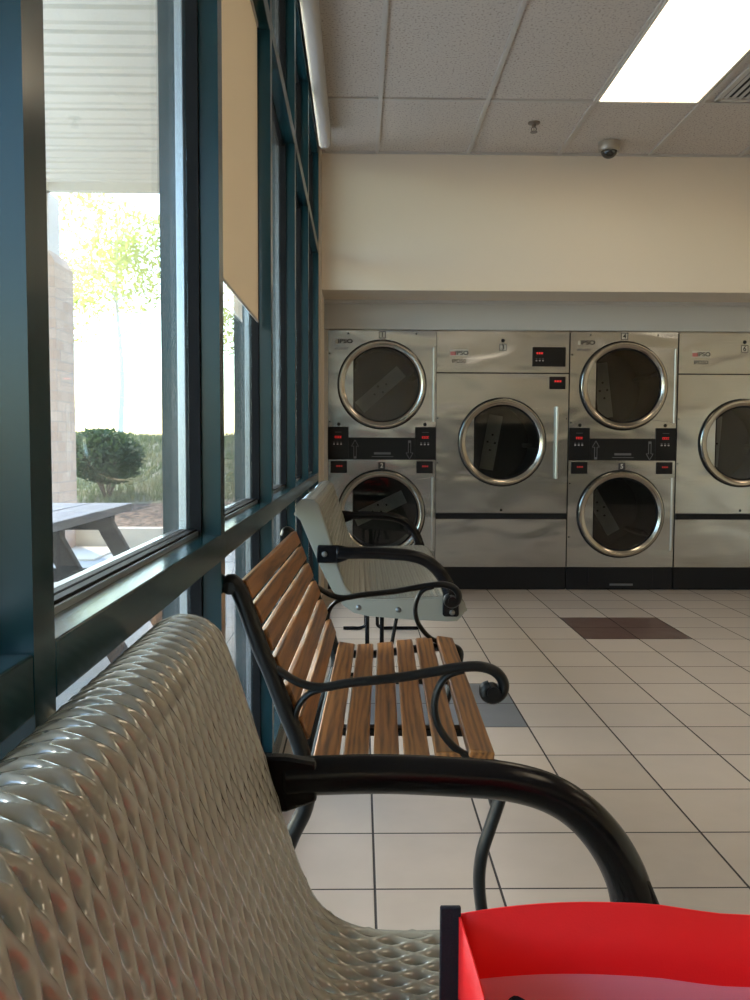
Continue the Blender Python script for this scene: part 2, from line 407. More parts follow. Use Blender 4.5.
# ------------------------------------------------------------------ window wall: five bays in view and three behind the camera
def bay(n, y0, y1, zt=3.06):
    """y0: front edge of this bay's light, y1: far mullion start"""
    b = MB()
    XO, XG = -.396, -.340
    mw_ = .054
    b.box((XO, y1, .0), (XW, y1 + mw_, zt))                       # far mullion
    for z0, z1 in ((0.0, .085), (.838, .893), (2.345, 2.40), (2.99, zt)):
        b.box((XO, y0, z0), (XW, y1, z1))
    fr = struct(b.build('window_%d' % n, M['teal'], bevel=.0025))
    for z0, z1 in ((.085, .838), (.893, 2.345), (2.40, 2.99)):
        MB().box((XG - .006, y0, z0), (XG, y1, z1)).build('pane', M['glass'], fr)
        k = MB()
        for zz, s_ in ((z0, 1), (z1, -1)):
            a, c = sorted((zz, zz + s_ * .012)); k.box((XG, y0, a), (XG + .012, y1, c)); k.box((XG - .018, y0, a), (XG - .006, y1, c))
        k.box((XG, y1 - .012, z0), (XG + .022, y1, z1))
        k.build('gasket', M['rubber'], fr)
        q = MB(); q.box((XG - .021, y1 - .016, z0), (XG - .0065, y1 - .010, z1)); q.box((XG - .034, y0, z0), (XG - .0185, y1, z0 + .010))
        q.box((XG + .013, y0, z0), (XG + .017, y1, z0 + .008))
        q.build('glazing_bead', M['alu'], fr)
ms = [-3.31, -2.29, -1.275, -.262, .745, 1.755, 2.765, 3.775, 4.735, 5.862]
for i in range(len(ms) - 1): bay(i + 1, ms[i] + .054, ms[i + 1])

# joint lines where rails meet are real seams left by the bays
c = MB()
prof = [(-.262, 2.955), (-.258, 2.945), (-.245, 2.938), (-.215, 2.938), (-.200, 2.945), (-.192, 2.96), (-.190, 3.0), (-.190, 3.055), (-.262, 3.055)]
c.prism([(p[0], p[1]) for p in prof], YB + .01, 5.60)
tag(c.build('shade_housing', M['white_trim'], smooth=50), 'long rounded white housing running along the head of the windows under the ceiling', 'shade housing')
t = thing('roller_shade', (0, 0, 0), 'beige fabric roller shade half lowered in the second window bay', 'window shade')
MB().box((-.3165, 1.815, 1.455), (-.3145, 2.715, 2.345)).build('shade_cloth', M['blind'], t)
MB().box((-.318, 1.815, 1.450), (-.313, 2.715, 1.457)).build('hem_bar', M['white_trim'], t, bevel=.002)
MB().box((-.320, 1.815, 2.330), (-.311, 2.715, 2.345)).build('head_rail', M['white_trim'], t)

# ------------------------------------------------------------------ ceiling fixtures
lamps = [(1.036 + .615 + .0, 4.503)]
def troffer(x0, x1, y0, y1, label, group=None):
    t = thing('ceiling_light', ((x0 + x1) / 2, (y0 + y1) / 2, 3.037), label, 'ceiling light', group)
    hx, hy = (x1 - x0) / 2, (y1 - y0) / 2
    MB().box((-hx + .014, -hy + .014, .010), (hx - .014, hy - .014, .014)).build('diffuser', M['lamp'], t)
    f = MB()
    for a, b_ in (((-hx, -hy), (hx, -hy + .014)), ((-hx, hy - .014), (hx, hy)), ((-hx, -hy), (-hx + .014, hy)), ((hx - .014, -hy), (hx, hy))):
        f.box((a[0], a[1], .004), (b_[0], b_[1], .020))
    f.build('frame', M['lamp_frame'], t)
    return t
gx = lambda k: xs[k]
troffer(gx(2) + .002, gx(3) - .022, ys[1] + .013, ys[0] - .010, 'long fluorescent ceiling panel glowing warm white near the far wall')
troffer(gx(2) + .013, gx(3) - .013, ys[4] + .013, ys[3] - .013, 'fluorescent ceiling panel above the middle of the room')
troffer(gx(6) + .013, gx(7) - .013, ys[1] + .013, ys[0] - .013, 'fluorescent ceiling panel towards the right wall')
troffer(gx(6) + .013, gx(7) - .013, ys[4] + .013, ys[3] - .013, 'fluorescent ceiling panel towards the right rear corner')

t = thing('air_vent', (2.285, 4.80, 3.047), 'square slotted metal air vent in the ceiling right of the light panel', 'air vent')
v = MB(); v.box((-.27, -.27, -.006), (.27, -.24, .010)); v.box((-.27, .24, -.006), (.27, .27, .010)); v.box((-.27, -.27, -.006), (-.24, .27, .010)); v.box((.24, -.27, -.006), (.27, .27, .010))
v.build('frame', M['vent'], t, bevel=.002)
MB().box((-.24, -.24, .008), (.24, .24, .010)).build('backing', M['dark'], t)
for k in range(12):
    x = -.22 + k * .040
    MB().beam((x, -.24, .0), (x, .24, .0), .017, .002, (.35, 0, 1)).build('louvre', M['vent'], t)

t = thing('fire_sprinkler', (1.062, 5.467, 3.058), 'small pendent fire sprinkler on the ceiling left of the dome camera', 'sprinkler')
MB().lathe([(0, 0), (.038, 0), (.036, -.006), (.012, -.010), (.011, -.028), (0, -.028)], (0, 0, 0), 'z', 24).build('escutcheon', M['brass'], t, smooth=40)
f = MB(); 
for sgn in (-1, 1): f.tube([(sgn * .008, 0, -.026), (sgn * .016, 0, -.038), (sgn * .012, 0, -.05), (0, 0, -.056)], .003, 8)
f.cyl((0, 0, -.026), (0, 0, -.056), .002, 8); f.build('yoke', M['brass'], t, smooth=40)
MB().lathe([(0, -.056), (.022, -.056), (.022, -.059), (0, -.059)], (0, 0, 0), 'z', 24).build('deflector', M['brass'], t)

t = thing('dome_camera', (1.622, 5.80, 3.057), 'grey dome security camera with a smoked lens on the ceiling by the far wall', 'security camera')
MB().lathe([(0, 0), (.072, 0), (.072, -.02), (.069, -.05), (.064, -.056), (.050, -.057)], (0, 0, 0), 'z', 48).build('housing', M['dome_ring'], t, smooth=35)
MB().lathe([(.052, -.05)] + [(.052 * math.cos(a), -.056 - .046 * math.sin(a)) for a in [PI / 2 * k / 10 for k in range(11)]], (0, 0, 0), 'z', 40).build('dome', M['dome'], t, smooth=60)

# ------------------------------------------------------------------ dryers
def circ_clip(cx, cz, r, xclip, keep_right=True, n=72, off=0):
    pts = []
    for k in range(n):
        a = 2 * PI * k / n; x, z = r * math.cos(a), r * math.sin(a); pts.append((x, z))
    q = math.acos(max(-1, min(1, xclip / r)))
    if keep_right: arc = [-q + 2 * q * k / n for k in range(n + 1)]
    else: arc = [q + (2 * PI - 2 * q) * k / n for k in range(n + 1)]
    return [(cx + r * math.cos(a), cz + r * math.sin(a)) for a in arc]

def door(t, cx, cz, big, bar):
    R = .322
    st = M['steel_b'] if big else M['steel']
    d = MB()
    d.lathe([(R - .001, .0), (R - .001, -.016), (R - .003, -.030), (R - .010, -.039), (R - .022, -.040), (R - .036, -.034), (R - .046, -.026), (R - .048, -.014), (R - .048, .0)], (cx, 0, cz), 'y', 96)
    dr = d.build('door', M['chrome'], t, smooth=35)
    seg = MB(); seg.prism(circ_clip(cx, cz, R - .047, -.212, False), -.024, -.016); seg.build('door_plate', st, dr)
    gl = MB(); gl.prism(circ_clip(cx, cz, R - .0475, -.212, True), -.021, -.017); gl.build('door_glass', M['door_glass'], dr)
    gk = MB(); gk.lathe([(R - .002, .0), (R - .002, -.012), (R + .006, -.012), (R + .008, .0)], (cx, 0, cz), 'y', 96); gk.build('door_seal', M['rubber'], dr)
    # glass surround, black rubber
    sr = MB(); po = circ_clip(cx, cz, R - .0478, -.211, True); pi_ = circ_clip(cx, cz, R - .058, -.203, True); N = len(po)
    sr.add([(p[0], -.025, p[1]) for p in po] + [(p[0], -.0225, p[1]) for p in pi_], [(i, (i + 1) % N, N + (i + 1) % N, N + i) for i in range(N)])
    sr.build('glass_gasket', M['rubber'], dr)
    # hinge plate to the right of the ring
    x1 = .392 if big else .372
    arc = [(cx + (R - .03) * math.cos(a), cz + (R - .03) * math.sin(a)) for a in [-.98 + 1.96 * k / 30 for k in range(31)]]
    h = MB(); h.prism(arc + [(cx + x1, cz + .268), (cx + x1, cz - .268)], -.012, -.001); h.build('hinge_plate', st, dr, bevel=.0015)
    if big:
        hd = MB(); hx = cx + .399
        hd.cyl((hx, -.036, cz - .268), (hx, -.036, cz + .262), .011); hd.cyl((hx, -.036, cz - .235), (hx, 0, cz - .235), .007); hd.cyl((hx, -.036, cz + .23), (hx, 0, cz + .23), .007)
        hd.build('handle', M['rod'], dr, smooth=40)
    else:
        hd = MB(); hx = cx + .379
        hd.cyl((hx, -.012, cz - .272), (hx, -.012, cz + .272), .0075); hd.box((hx - .008, -.012, cz + .2), (hx + .002, 0, cz + .25)); hd.box((hx - .008, -.012, cz - .25), (hx + .002, 0, cz - .2))
        hd.build('hinge_rod', M['rod'], dr, smooth=40)
    # drum
    dm = MB(); dm.lathe([(R - .045, .03), (R - .02, .06), (R - .02, .56), (0, .56)], (cx, 0, cz), 'y', 64)
    D = dm.build('drum', M['drum'], t, smooth=40)
    for k in range(3):
        a = .9 + k * 2 * PI / 3 + cz
        px, pz = cx + (R - .045) * math.cos(a), cz + (R - .045) * math.sin(a)
        MB().beam((px, .1, pz), (px, .54, pz), .035, .06, (-math.cos(a), 0, -math.sin(a))).build('baffle', M['drum'], D, bevel=.01)
    ang = bar
    b = MB(); c_, s_ = math.cos(ang), math.sin(ang)
    L, Wd = .22, .055
    b.prism([(cx + c_ * L * i - s_ * Wd * j, cz + s_ * L * i + c_ * Wd * j) for i, j in ((-1, -1), (1, -1), (1, 1), (-1, 1))], .535, .555)
    bar_o = b.build('back_bar', M['drum_bar'], D)
    for i, j in ((.28, 0), (-.28, 0), (0, .55), (0, -.55)):
        MB().cyl((cx + c_ * L * i - s_ * Wd * j, .525, cz + s_ * L * i + c_ * Wd * j), (cx + c_ * L * i - s_ * Wd * j, .540, cz + s_ * L * i + c_ * Wd * j), .008, 10).build('drum_bolt', M['dark'], D)

def sticker(t, x, z, s, num, dark=False):
    o = MB().box((x - s / 2, -.002, z - s / 2), (x + s / 2, .001, z + s / 2)).build('number_plate', M['sticker'] if not dark else M['ink'], t)
    text(num, s * .95, 'digit', M['ink'] if not dark else M['sticker'], o, (x, -.0025, z), bold=.001)
    if not dark:
        f = MB(); e = s / 2
        for a, b in (((-e, -e), (e, -e + .004)), ((-e, e - .004), (e, e)), ((-e, -e), (-e + .004, e)), ((e - .004, -e), (e, e))):
            f.box((x + a[0], -.003, z + a[1]), (x + b[0], -.0015, z + b[1]))
        f.build('plate_border', M['ink'], o)

def leds(parent, x, z, w, m):
    """a short row of lit segments, unreadable at this size"""
    b = MB()
    n = 4
    for k in range(n):
        x0 = x - w / 2 + k * w / n
        b.box((x0 + .001, -.0125, z - .008), (x0 + w / n - .003, -.0105, z - .004)); b.box((x0 + .001, -.0125, z + .004), (x0 + w / n - .003, -.0105, z + .008))
        b.box((x0 + .001, -.0125, z - .008), (x0 + .004, -.0105, z + .008))
    b.build('lit_display', m, parent)

def bolts(t, pts, m, r=.007):
    for x, z in pts: MB().lathe([(0, -.004), (r * .7, -.004), (r, 0)], (x, 0, z), 'y', 14).build('screw', m, t)

def stacked(loc, label, nums, bars):
    t = thing('stacked_dryer', loc, label, 'dryer', 'stainless steel dryers along the far wall')
    Wd = .3985
    zu, zl = 1.523, .572
    b = MB()
    b.plate_hole(-Wd, Wd, 1.135, 1.918, (0, zu), .29, 0, .03)
    b.plate_hole(-Wd, Wd, .174, .970, (-.003, zl), .29, 0, .03)
    b.box((-Wd, .03, .06), (-Wd + .01, 1.05, 1.918)); b.box((Wd - .01, .03, .06), (Wd, 1.05, 1.918)); b.box((-Wd, .03, 1.908), (Wd, 1.05, 1.918)); b.box((-Wd, 1.04, .06), (Wd, 1.05, 1.918))
    b.box((-Wd, .03, .97), (Wd, 1.0, 1.135))
    b.build('cabinet', M['steel'], t, bevel=.0)
    door(t, 0, zu, False, bars[0]); door(t, -.003, zl, False, bars[1])
    # central black band with raised side panels
    c = MB(); c.box((-Wd, -.006, .972), (Wd, .012, 1.134)); band = c.build('coin_panel', M['panel_black'], t, bevel=.002)
    for sx, dim in ((-1, 0), (1, 1)):
        xa, xb = sorted((sx * Wd, sx * (Wd - .153)))
        cp = MB().box((xa, -.010, .972), (xb, .01, 1.213)).build('control_panel', M['panel_black'], t, bevel=.002)
        xm = (xa + xb) / 2
        leds(cp, xm, 1.137, .052, M['led'])
        MB().box((xm - .024, -.012, 1.172), (xm + .024, -.0095, 1.175)).build('caption', M['ink_grey'], cp)
        for k in range(3):
            MB().box((xm - .037 + k * .026, -.013, 1.080), (xm - .025 + k * .026, -.0095, 1.090)).build('button', M['button'], cp)
            MB().box((xm - .037 + k * .026, -.0115, 1.095), (xm - .025 + k * .026, -.0095, 1.101)).build('button_mark', M['ink_grey'], cp)
        xs_ = sx * .318
        sp = MB().box((xs_ - .061, -.006, .872), (xs_ + .061, .0, .960)).build('coin_display', M['panel_black'], t, bevel=.002)
        b2 = MB(); 
        for k in range(3): b2.box((xs_ - .018 + k * .016, -.0075, .917), (xs_ - .006 + k * .016, -.0058, .929))
        b2.build('lit_display', M['led_soft'], sp)
        MB().lathe([(0, -.004), (.010, -.004), (.013, 0)], (sx * .318, 0, 1.232), 'y', 16).build('lock', M['dark'], t)
    # outlined arrows: up at the left, down at the right
    for x, up in ((-.198, 1), (.205, -1)):
        z0 = 1.046
        P = [(-.009, -.066), (-.009, .024), (-.026, .024), (0, .07), (.026, .024), (.009, .024), (.009, -.066)]
        P = [(x + a, z0 + up * bb) for a, bb in P]
        a_ = MB()
        for i in range(len(P)):
            p, q = P[i], P[(i + 1) % len(P)]
            a_.beam((p[0], -.0075, p[1]), (q[0], -.0075, q[1]), .0035, .0025, (0, 1, 0))
        a_.box((x - .007, -.0085, z0 - up * .066 - .008 + (.008 if up > 0 else -.008)), (x + .007, -.0065, z0 - up * .066 + .008 + (.008 if up > 0 else -.008)))
        a_.build('arrow', M['ink_grey'], band)
    MB().box((-.075, -.0085, .992), (.085, -.006, .996)).box((-.058, -.0085, 1.010), (.066, -.006, 1.026)).build('caption', M['ink_grey'], band)
    sticker(t, 0, 1.886, .050, nums[0]); sticker(t, 0, .927, .050, nums[1], True)
    text('IPSO', .042, 'logo', M['ink'], t, (-.272, -.0012, 1.838), bold=.0008, sx=1.3)
    MB().box((-.345, -.001, 1.822), (-.318, .0005, 1.853)).build('logo_swatch', M['sticker'], t)
    text('IPD30ST', .026, 'model_label', M['ink_grey'], t, (-.298, -.0012, 1.784), bold=0.0, sx=1.1)
    bolts(t, [(-.25, 1.895), (.25, 1.895), (-.385, 1.75), (-.385, 1.25), (-.385, .80), (-.385, .40)], M['drum'])
    p = MB(); p.box((-Wd, .003, .004), (Wd, .4, .172)); pl = p.build('plinth', M['plinth'], t)
    lp = MB(); lp.box((-.235, -.004, .012), (.25, .002, .165)); l_ = lp.build('lint_door', M['plinth'], t, bevel=.002)
    MB().box((-.075, -.010, .034), (.10, -.004, .050)).build('lint_handle', M['ink_grey'], l_, bevel=.003)
    return t

def large(loc, label, num, bar):
    t = thing('large_dryer', loc, label, 'dryer', 'stainless steel dryers along the far wall')
    Wd = .4885; zc = 1.104
    b = MB(); b.plate_hole(-Wd, Wd, .580, 1.608, (0, zc), .29, 0, .03)
    b.box((-Wd, .0, .174), (Wd, .03, .530)); b.box((-Wd, .0, 1.617), (Wd, .03, 1.918)); b.box((-Wd, .008, .52), (Wd, .03, .59)); b.box((-Wd, .008, 1.600), (Wd, .03, 1.62))
    b.box((-Wd, .03, .06), (-Wd + .01, 1.05, 1.918)); b.box((Wd - .01, .03, .06), (Wd, 1.05, 1.918)); b.box((-Wd, .03, 1.908), (Wd, 1.05, 1.918)); b.box((-Wd, 1.04, .06), (Wd, 1.05, 1.918))
    b.build('cabinet', M['steel_b'], t)
    MB().box((-Wd, .005, 1.605), (Wd, .012, 1.619)).build('panel_gap', M['dark'], t)
    MB().box((-Wd, -.022, .534), (Wd, .01, .577)).build('drip_rail', M['plinth'], t, bevel=.004)
    MB().lathe([(0, -.006), (.008, -.006), (.010, 0)], (.0, 0, .600), 'y', 14).build('lock', M['dark'], t)
    MB().lathe([(0, -.006), (.011, -.006), (.014, 0)], (-.002, 0, 1.850), 'y', 18).build('lock', M['dark'], t)
    door(t, 0, zc, True, bar)
    cp = MB().box((.217, -.008, 1.662), (.462, .0, 1.804)).build('control_panel', M['panel_black'], t, bevel=.004)
    b2 = MB()
    for k in range(3): b2.box((.245 + k * .017, -.0095, 1.752), (.258 + k * .017, -.0078, 1.766))
    b2.build('lit_display', M['led'], cp)
    for k in range(3):
        MB().box((.240 + k * .024, -.010, 1.700), (.251 + k * .024, -.0078, 1.709)).build('button', M['button'], cp)
        MB().box((.240 + k * .024, -.010, 1.716), (.251 + k * .024, -.0078, 1.721)).build('button_mark', M['ink_grey'], cp)
    sp = MB().box((.345, -.006, 1.497), (.464, .0, 1.588)).build('coin_display', M['panel_black'], t, bevel=.002)
    b3 = MB()
    for k in range(3): b3.box((.382 + k * .018, -.0075, 1.548), (.396 + k * .018, -.0058, 1.561))
    b3.build('lit_display', M['led'], sp)
    sticker(t, -.002, 1.800, .052, num)
    MB().box((-.392, -.001, 1.735), (-.258, .001, 1.785)).build('logo_plate', M['sticker'], t)
    MB().box((-.390, -.002, 1.741), (-.350, .0, 1.768)).build('logo_swatch', M['sticker_red'], t)
    text('IPSO', .042, 'logo', M['ink'], t, (-.305, -.0022, 1.757), bold=.0009, sx=1.15)
    text('IPD50', .038, 'model_label', M['ink'], t, (-.325, -.0012, 1.698), bold=.0002, sx=1.1)
    bolts(t, [(-.478, 1.28), (.478, 1.28), (-.478, .95)], M['drum'], .006)
    MB().box((-Wd, .003, .004), (Wd, .4, .172)).build('plinth', M['plinth'], t)
    return t

stacked((.161, DY, 0), 'stainless double stacked dryer numbered 1 at the left end beside the windows', ('1', '2'), (.72, .45))
large((1.052, DY, 0), 'wide single-door stainless dryer numbered 3 between the two stacked units', '3', 1.4)
stacked((1.948, DY, 0), 'stainless double stacked dryer numbered 4 right of the wide dryer', ('4', '5'), (1.7, 2.1))
large((2.845, DY, 0), 'wide single-door stainless dryer numbered 6 cut off by the right edge of the photo', '6', 1.5)

# ------------------------------------------------------------------ expanded-metal benches
PROF = [(-.268, .792), (-.268, .822), (-.252, .846), (-.222, .856), (-.193, .849), (-.174, .824), (-.153, .765), (-.121, .665), (-.091, .565), (-.066, .500), (-.040, .466), (.0, .446), (.05, .440),
        (.12, .441), (.22, .445), (.33, .450), (.385, .449), (.418, .438), (.432, .415), (.432, .395)]
BL = 1.88
def shell_mesh():
    path = catmull([(p[0], 0, p[1]) for p in PROF], 16)
    cum = [0]
    for i in range(1, len(path)): cum.append(cum[-1] + (path[i] - path[i - 1]).length)
    Ltot = cum[-1]
    import bisect
    def P(v):
        v = max(0, min(Ltot, v)); i = min(len(cum) - 2, max(0, bisect.bisect_right(cum, v) - 1)); t = (v - cum[i]) / (cum[i + 1] - cum[i])
        p = path[i].lerp(path[i + 1], t)
        a = path[max(0, i - 1)]; b = path[min(len(path) - 1, i + 2)]; d = (b - a).normalized()
        return p, Vector((-d.z, 0, d.x))   # outward normal: up/front side
    a = .0284
    rows = round(Ltot / .0285) - 1; bh = Ltot / (rows + 1)       # half long-period
    n = int(BL / a); a = BL / n
    vs, fs, idx = [], [], {}
    def vert(key, u, v, h):
        k = (round(key[0] * 1e5), round(key[1] * 1e5), key[2])
        if k in idx: return idx[k]
        p, nn = P(v); q = p + nn * h; vs.append((q.x, max(0, min(BL, u)), q.z)); idx[k] = len(vs) - 1; return idx[k]
    hu, hv = .0052, .0125; KT = -.0016
    NS = 5
    dm = []
    cs = [(a / 2, 0), (0, bh), (-a / 2, 0), (0, -bh)]
    for e in range(4):
        p, q = cs[e], cs[(e + 1) % 4]
        for k in range(NS): t = k / NS; dm.append((p[0] + (q[0] - p[0]) * t, p[1] + (q[1] - p[1]) * t))
    N = len(dm)
    def ell(d, s):
        # superellipse in the direction of d
        t = math.atan2(d[1] / bh, d[0] / (a / 2)); c, s2 = math.cos(t), math.sin(t)
        e = 1.15
        return (s * hu * math.copysign(abs(c) ** e, c), s * hv * math.copysign(abs(s2) ** e, s2))
    def bheight(d):     # strand crown, lower at the knots
        k = abs(abs(d[1]) / bh)
        return .0036 + .0010 * k ** 3
    for j in range(1, rows + 1):
        vc = j * bh
        for i in range(n if j % 2 else n + 1):
            uc = (i + (.5 if j % 2 else 0)) * a
            if uc < .004 or uc > BL - .004: continue
            R0, R1, R2, R3, R4, RB = [], [], [], [], [], []
            for q, d in enumerate(dm):
                e1 = ell(d, 1)
                bu, bv = uc + d[0], vc + d[1]
                R0.append(vert((bu, bv, 'f'), bu, bv, bheight(d)))
                m1 = (d[0] * .5 + e1[0] * .5, d[1] * .5 + e1[1] * .5)
                key = (uc * 1000 + j, q)
                R1.append(vert((uc + j * 10, q + 1000, 1), uc + m1[0], vc + m1[1], .0031 + KT * .55 * d[0] / (a / 2)))
                R2.append(vert((uc + j * 10, q + 1000, 2), uc + e1[0] * 1.04, vc + e1[1] * 1.04, .0004 + KT * e1[0] / hu))
                R3.append(vert((uc + j * 10, q + 1000, 3), uc + e1[0] * .98, vc + e1[1] * .94, -.0052 + KT * e1[0] / hu))
                R4.append(vert((uc + j * 10, q + 1000, 4), uc + m1[0], vc + m1[1], -.0088))
                RB.append(vert((bu, bv, 'b'), bu, bv, -.0092))
            for X, Y in ((R0, R1), (R1, R2), (R2, R3), (R3, R4), (R4, RB)):
                for q in range(N): fs.append((X[q], X[(q + 1) % N], Y[(q + 1) % N], Y[q]))
    fs = [f for f in fs if len(set(f)) == 4]
    b = MB(); b.add(vs, fs)
    # solid selvedge strips at both ends and rolled edges
    K = 90
    for u0, u1 in ((0, .0175), (BL - .0175, BL)):
        o = []
        for k in range(K + 1):
            p, nn = P(Ltot * k / K)
            for u, h in ((u0, -.0050), (u0, .0018), (u0 + .003, .0034), (u1 - .003, .0034), (u1, .0018), (u1, -.0050)): q = p + nn * h; o.append((q.x, u, q.z))
        b.add(o, [(k * 6 + s, k * 6 + (s + 1) % 6, (k + 1) * 6 + (s + 1) % 6, (k + 1) * 6 + s) for k in range(K) for s in range(6)] + [tuple(range(6)), tuple(range(K * 6, K * 6 + 6))])
    for v in (0.004, Ltot - .004):
        p, nn = P(v); b.tube([(p.x, 0.0, p.z), (p.x, BL, p.z)], .009, 12)
    return b

def end_plate():
    top = [(p.x, p.z) for p in catmull([(a, 0, b) for a, b in PROF], 4)]
    inner = [(.418, .372), (.40, .352), (.36, .350), (.20, .358), (.03, .372), (-.03, .386), (-.075, .418), (-.12, .480), (-.165, .57), (-.21, .675), (-.25, .77)]
    top = [(x * 1.0, z - .004) for x, z in top]
    return top + inner

def metal_bench(loc, label, rz=0):
    t = thing('metal_bench', loc, label, 'bench', 'grey green metal benches under the windows', rz)
    b = shell_mesh()
    sh = b.build('seat_shell', M['shell'], t, smooth=60)
    poly = end_plate()
    for y0, y1, s in ((-.006, 0, -1), (BL, BL + .006, 1)):
        pl = MB(); pl.prism(poly, y0, y1); p = pl.build('end_plate', M['shell'], t, bevel=.0015)
        for x, z in ((-.010, .408), (.155, .398), (.372, .396)):
            yy = y0 if s < 0 else y1
            MB().lathe([(0, s * .007), (.008, s * .006), (.012, 0)], (x, yy, z), 'y', 16).build('bolt', M['bolt'], p, smooth=50)
        ya = (y0 if s < 0 else y1) + s * .020
        path = catmull([(-.100, ya, .636), (-.05, ya + s * .002, .638), (.04, ya + s * .003, .639), (.14, ya + s * .003, .634), (.20, ya + s * .003, .628), (.253, ya + s * .002, .613), (.297, ya + s * .002, .585), (.332, ya, .546), (.357, ya, .500), (.370, ya, .455)], 6)
        a = MB(); N = len(path)
        a.tube(path, .026, 24, radii=[.0255 if k < N * .62 else .0255 + .0045 * (k / N - .62) / .38 for k in range(N)])
        # flattened ends, bolted through
        a.prism([(-.177, .596), (-.182, .604), (-.182, .662), (-.175, .670), (-.095, .669), (-.055, .662), (-.055, .610), (-.095, .596)], ya - s * .019, ya + s * .002)
        a.prism([(.338, .475), (.337, .382), (.345, .374), (.398, .374), (.405, .382), (.402, .460), (.385, .500), (.362, .515)], ya - s * .019, ya + s * .002)
        am = a.build('armrest', M['black_metal'], t, smooth=40, bevel=.004)
        for x, z in ((-.150, .633), (.376, .392)):
            MB().lathe([(0, s * .008), (.009, s * .006), (.012, 0)], (x, ya + s * .003, z), 'y', 16).build('bolt', M['bolt'], am, smooth=50)
    for yc in (.42, BL - .42):
        l = MB()
        r = .010
        for x0, sx in ((.030, -1), (.098, 1)):
            xe = -.10 if sx < 0 else .34
            l.tube(catmull([(x0, yc, .375), (x0, yc, .2), (x0, yc, .06), (x0 + sx * .006, yc, .027), (x0 + sx * .035, yc, .0135), (x0 + sx * .08, yc, .0135), (xe, yc, .0135)], 6), r, 12)
        l.tube([(.125, yc, .05), (.18, yc, .36)], .009, 10)
        l.box((-.05, yc - .02, .362), (.33, yc + .02, .376))
        l.build('leg', M['black_metal'], t, smooth=40)
    MB().box((.03, .1, .352), (.07, BL - .1, .364)).build('under_rail', M['black_metal'], t)
    return t
nb = metal_bench((0, 1.10 - BL, 0), 'grey green perforated metal bench with black armrest, close up in the left foreground')
fb = copy_tree(nb); fb.location = (.006, 3.58, -.004)
fb['label'] = 'pale perforated metal bench furthest away, its end beside the first stacked dryer'

